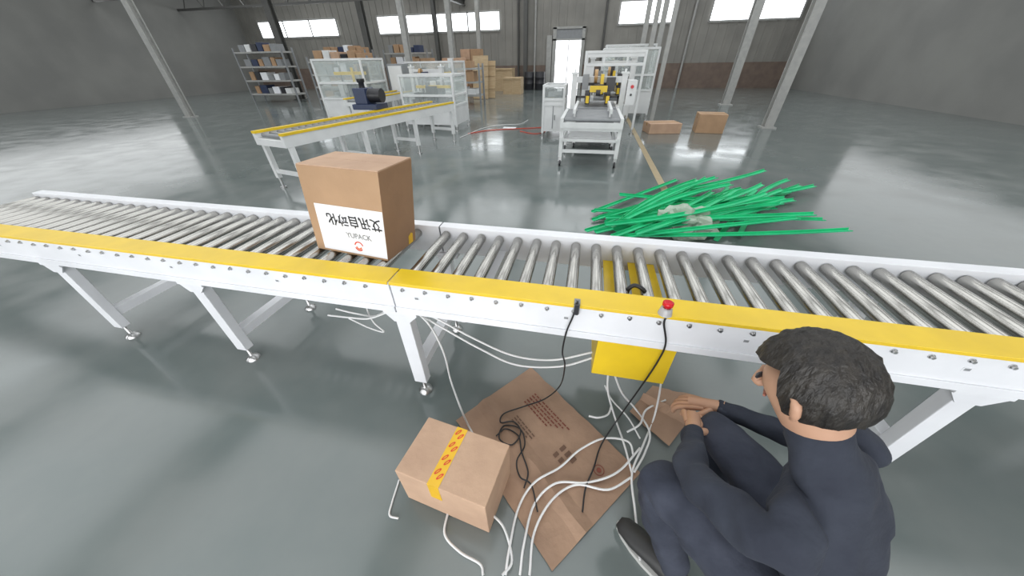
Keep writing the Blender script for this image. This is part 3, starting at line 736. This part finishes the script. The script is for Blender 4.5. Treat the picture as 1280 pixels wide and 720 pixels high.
person=b.finish('person',['skin','jacket','trouser','lip','blackp'],label='person crouching in dark jacket and trousers reaching toward cables',cat='person',recalc=True)
b=B(); bmh=b.bm
bmesh.ops.create_uvsphere(bmh,u_segments=48,v_segments=32,radius=1)
Mh=frame_mx(hc+fu*.012-fd*.008,r2,fu)
for v in bmh.verts:
    v.co=Vector((v.co.x*.094,v.co.z*.108,v.co.y*.104))
    k=1+.05*noise.noise(v.co*70)+.03*noise.noise(v.co*160); v.co*=k
fz=(Mh.to_3x3().inverted()@fd).z
sgn=1 if fz>0 else -1
dele=[v for v in bmh.verts if (v.co.z*sgn>.035 and v.co.y<.045) or v.co.y<-.06]
bmesh.ops.delete(bmh,geom=dele,context='VERTS')
for v in bmh.verts: v.co=Mh@v.co
for fc in bmh.faces: fc.smooth=True
hr=b.finish('hair','hair',person,label='short black hair')
for o_ in (-.13,.13):
    b=B(); dv=(f2+r2*(.12 if o_>0 else -.12)).normalized()
    p0=W(.20,o_,0); sec=[(0,.034,.05),(.05,.038,.06),(.12,.04,.052),(.19,.045,.04),(.245,.036,.028),(.265,.02,.018)]
    rings=[]; sd=Vector((-dv.y,dv.x,0))
    for d_,wd,ht in sec:
        c=p0+dv*d_
        ringp=[]
        for k in range(12):
            a=2*math.pi*k/12; ringp.append(b.bm.verts.new(c+sd*wd*math.cos(a)+Vector((0,0,.018+ht*.75+ht*.72*math.sin(a)))))
        rings.append(ringp)
    for i in range(len(rings)-1):
        for k in range(12): fc=b.bm.faces.new((rings[i][k],rings[i][(k+1)%12],rings[i+1][(k+1)%12],rings[i+1][k])); fc.smooth=True
    b.bm.faces.new(rings[0]); b.bm.faces.new(rings[-1])
    top=[]
    n=16
    for z in (.0,.022):
        for k in range(n):
            a=2*math.pi*k/n; top.append(b.bm.verts.new(p0+dv*(.132+.138*math.cos(a))+sd*.044*math.sin(a)+Vector((0,0,z))))
    for k in range(n): fc=b.bm.faces.new((top[k],top[(k+1)%n],top[n+(k+1)%n],top[n+k])); fc.material_index=1
    fc=b.bm.faces.new(top[:n]); fc.material_index=1; fc=b.bm.faces.new(top[n:]); fc.material_index=1
    b.finish('shoe',['shoe','sole'],person,label='black work shoe with pale sole')

# ---------------------------------------------------------------- lights
for i,(x,y) in enumerate([(x,y) for y in (1.5,7,12.5,18.5) for x in (-18,-11.5,-5.5,0,6)]):
    l=bpy.data.lights.new('skylight','AREA'); l.shape='RECTANGLE'; l.size=4.5; l.size_y=4.5; l.energy=125 if y<15 else 190; l.color=(.96,.985,1)
    o=bpy.data.objects.new('skylight',l); COL.objects.link(o); o.location=(x,y,HC-.15)
def add_fill(x,y,z,rot,w,h,e):  # fill lights added at the front and side walls, which have no openings
    l=bpy.data.lights.new('fill_light','AREA'); l.shape='RECTANGLE'; l.size=w; l.size_y=h; l.energy=e; l.color=(.97,.985,1)
    o=bpy.data.objects.new('fill_light',l); COL.objects.link(o); o.location=(x,y,z); o.rotation_euler=rot
add_fill(-1,WF+.1,1.9,(math.radians(90),0,0),7,3.4,370)
add_fill(-11,WF+.1,2.2,(math.radians(90),0,0),6,3.4,240)
add_fill(7,WF+.1,2.2,(math.radians(90),0,0),5,3.4,160)
add_fill(WL+.1,10,3,(math.radians(90),0,math.radians(-90)),12,3,130)
add_fill(WR-.1,10,3.2,(math.radians(90),0,math.radians(90)),12,3,110)
w=bpy.data.worlds.new('w'); S.world=w; w.use_nodes=True
bg=w.node_tree.nodes['Background']; bg.inputs[0].default_value=(.8,.88,1,1); bg.inputs[1].default_value=.5
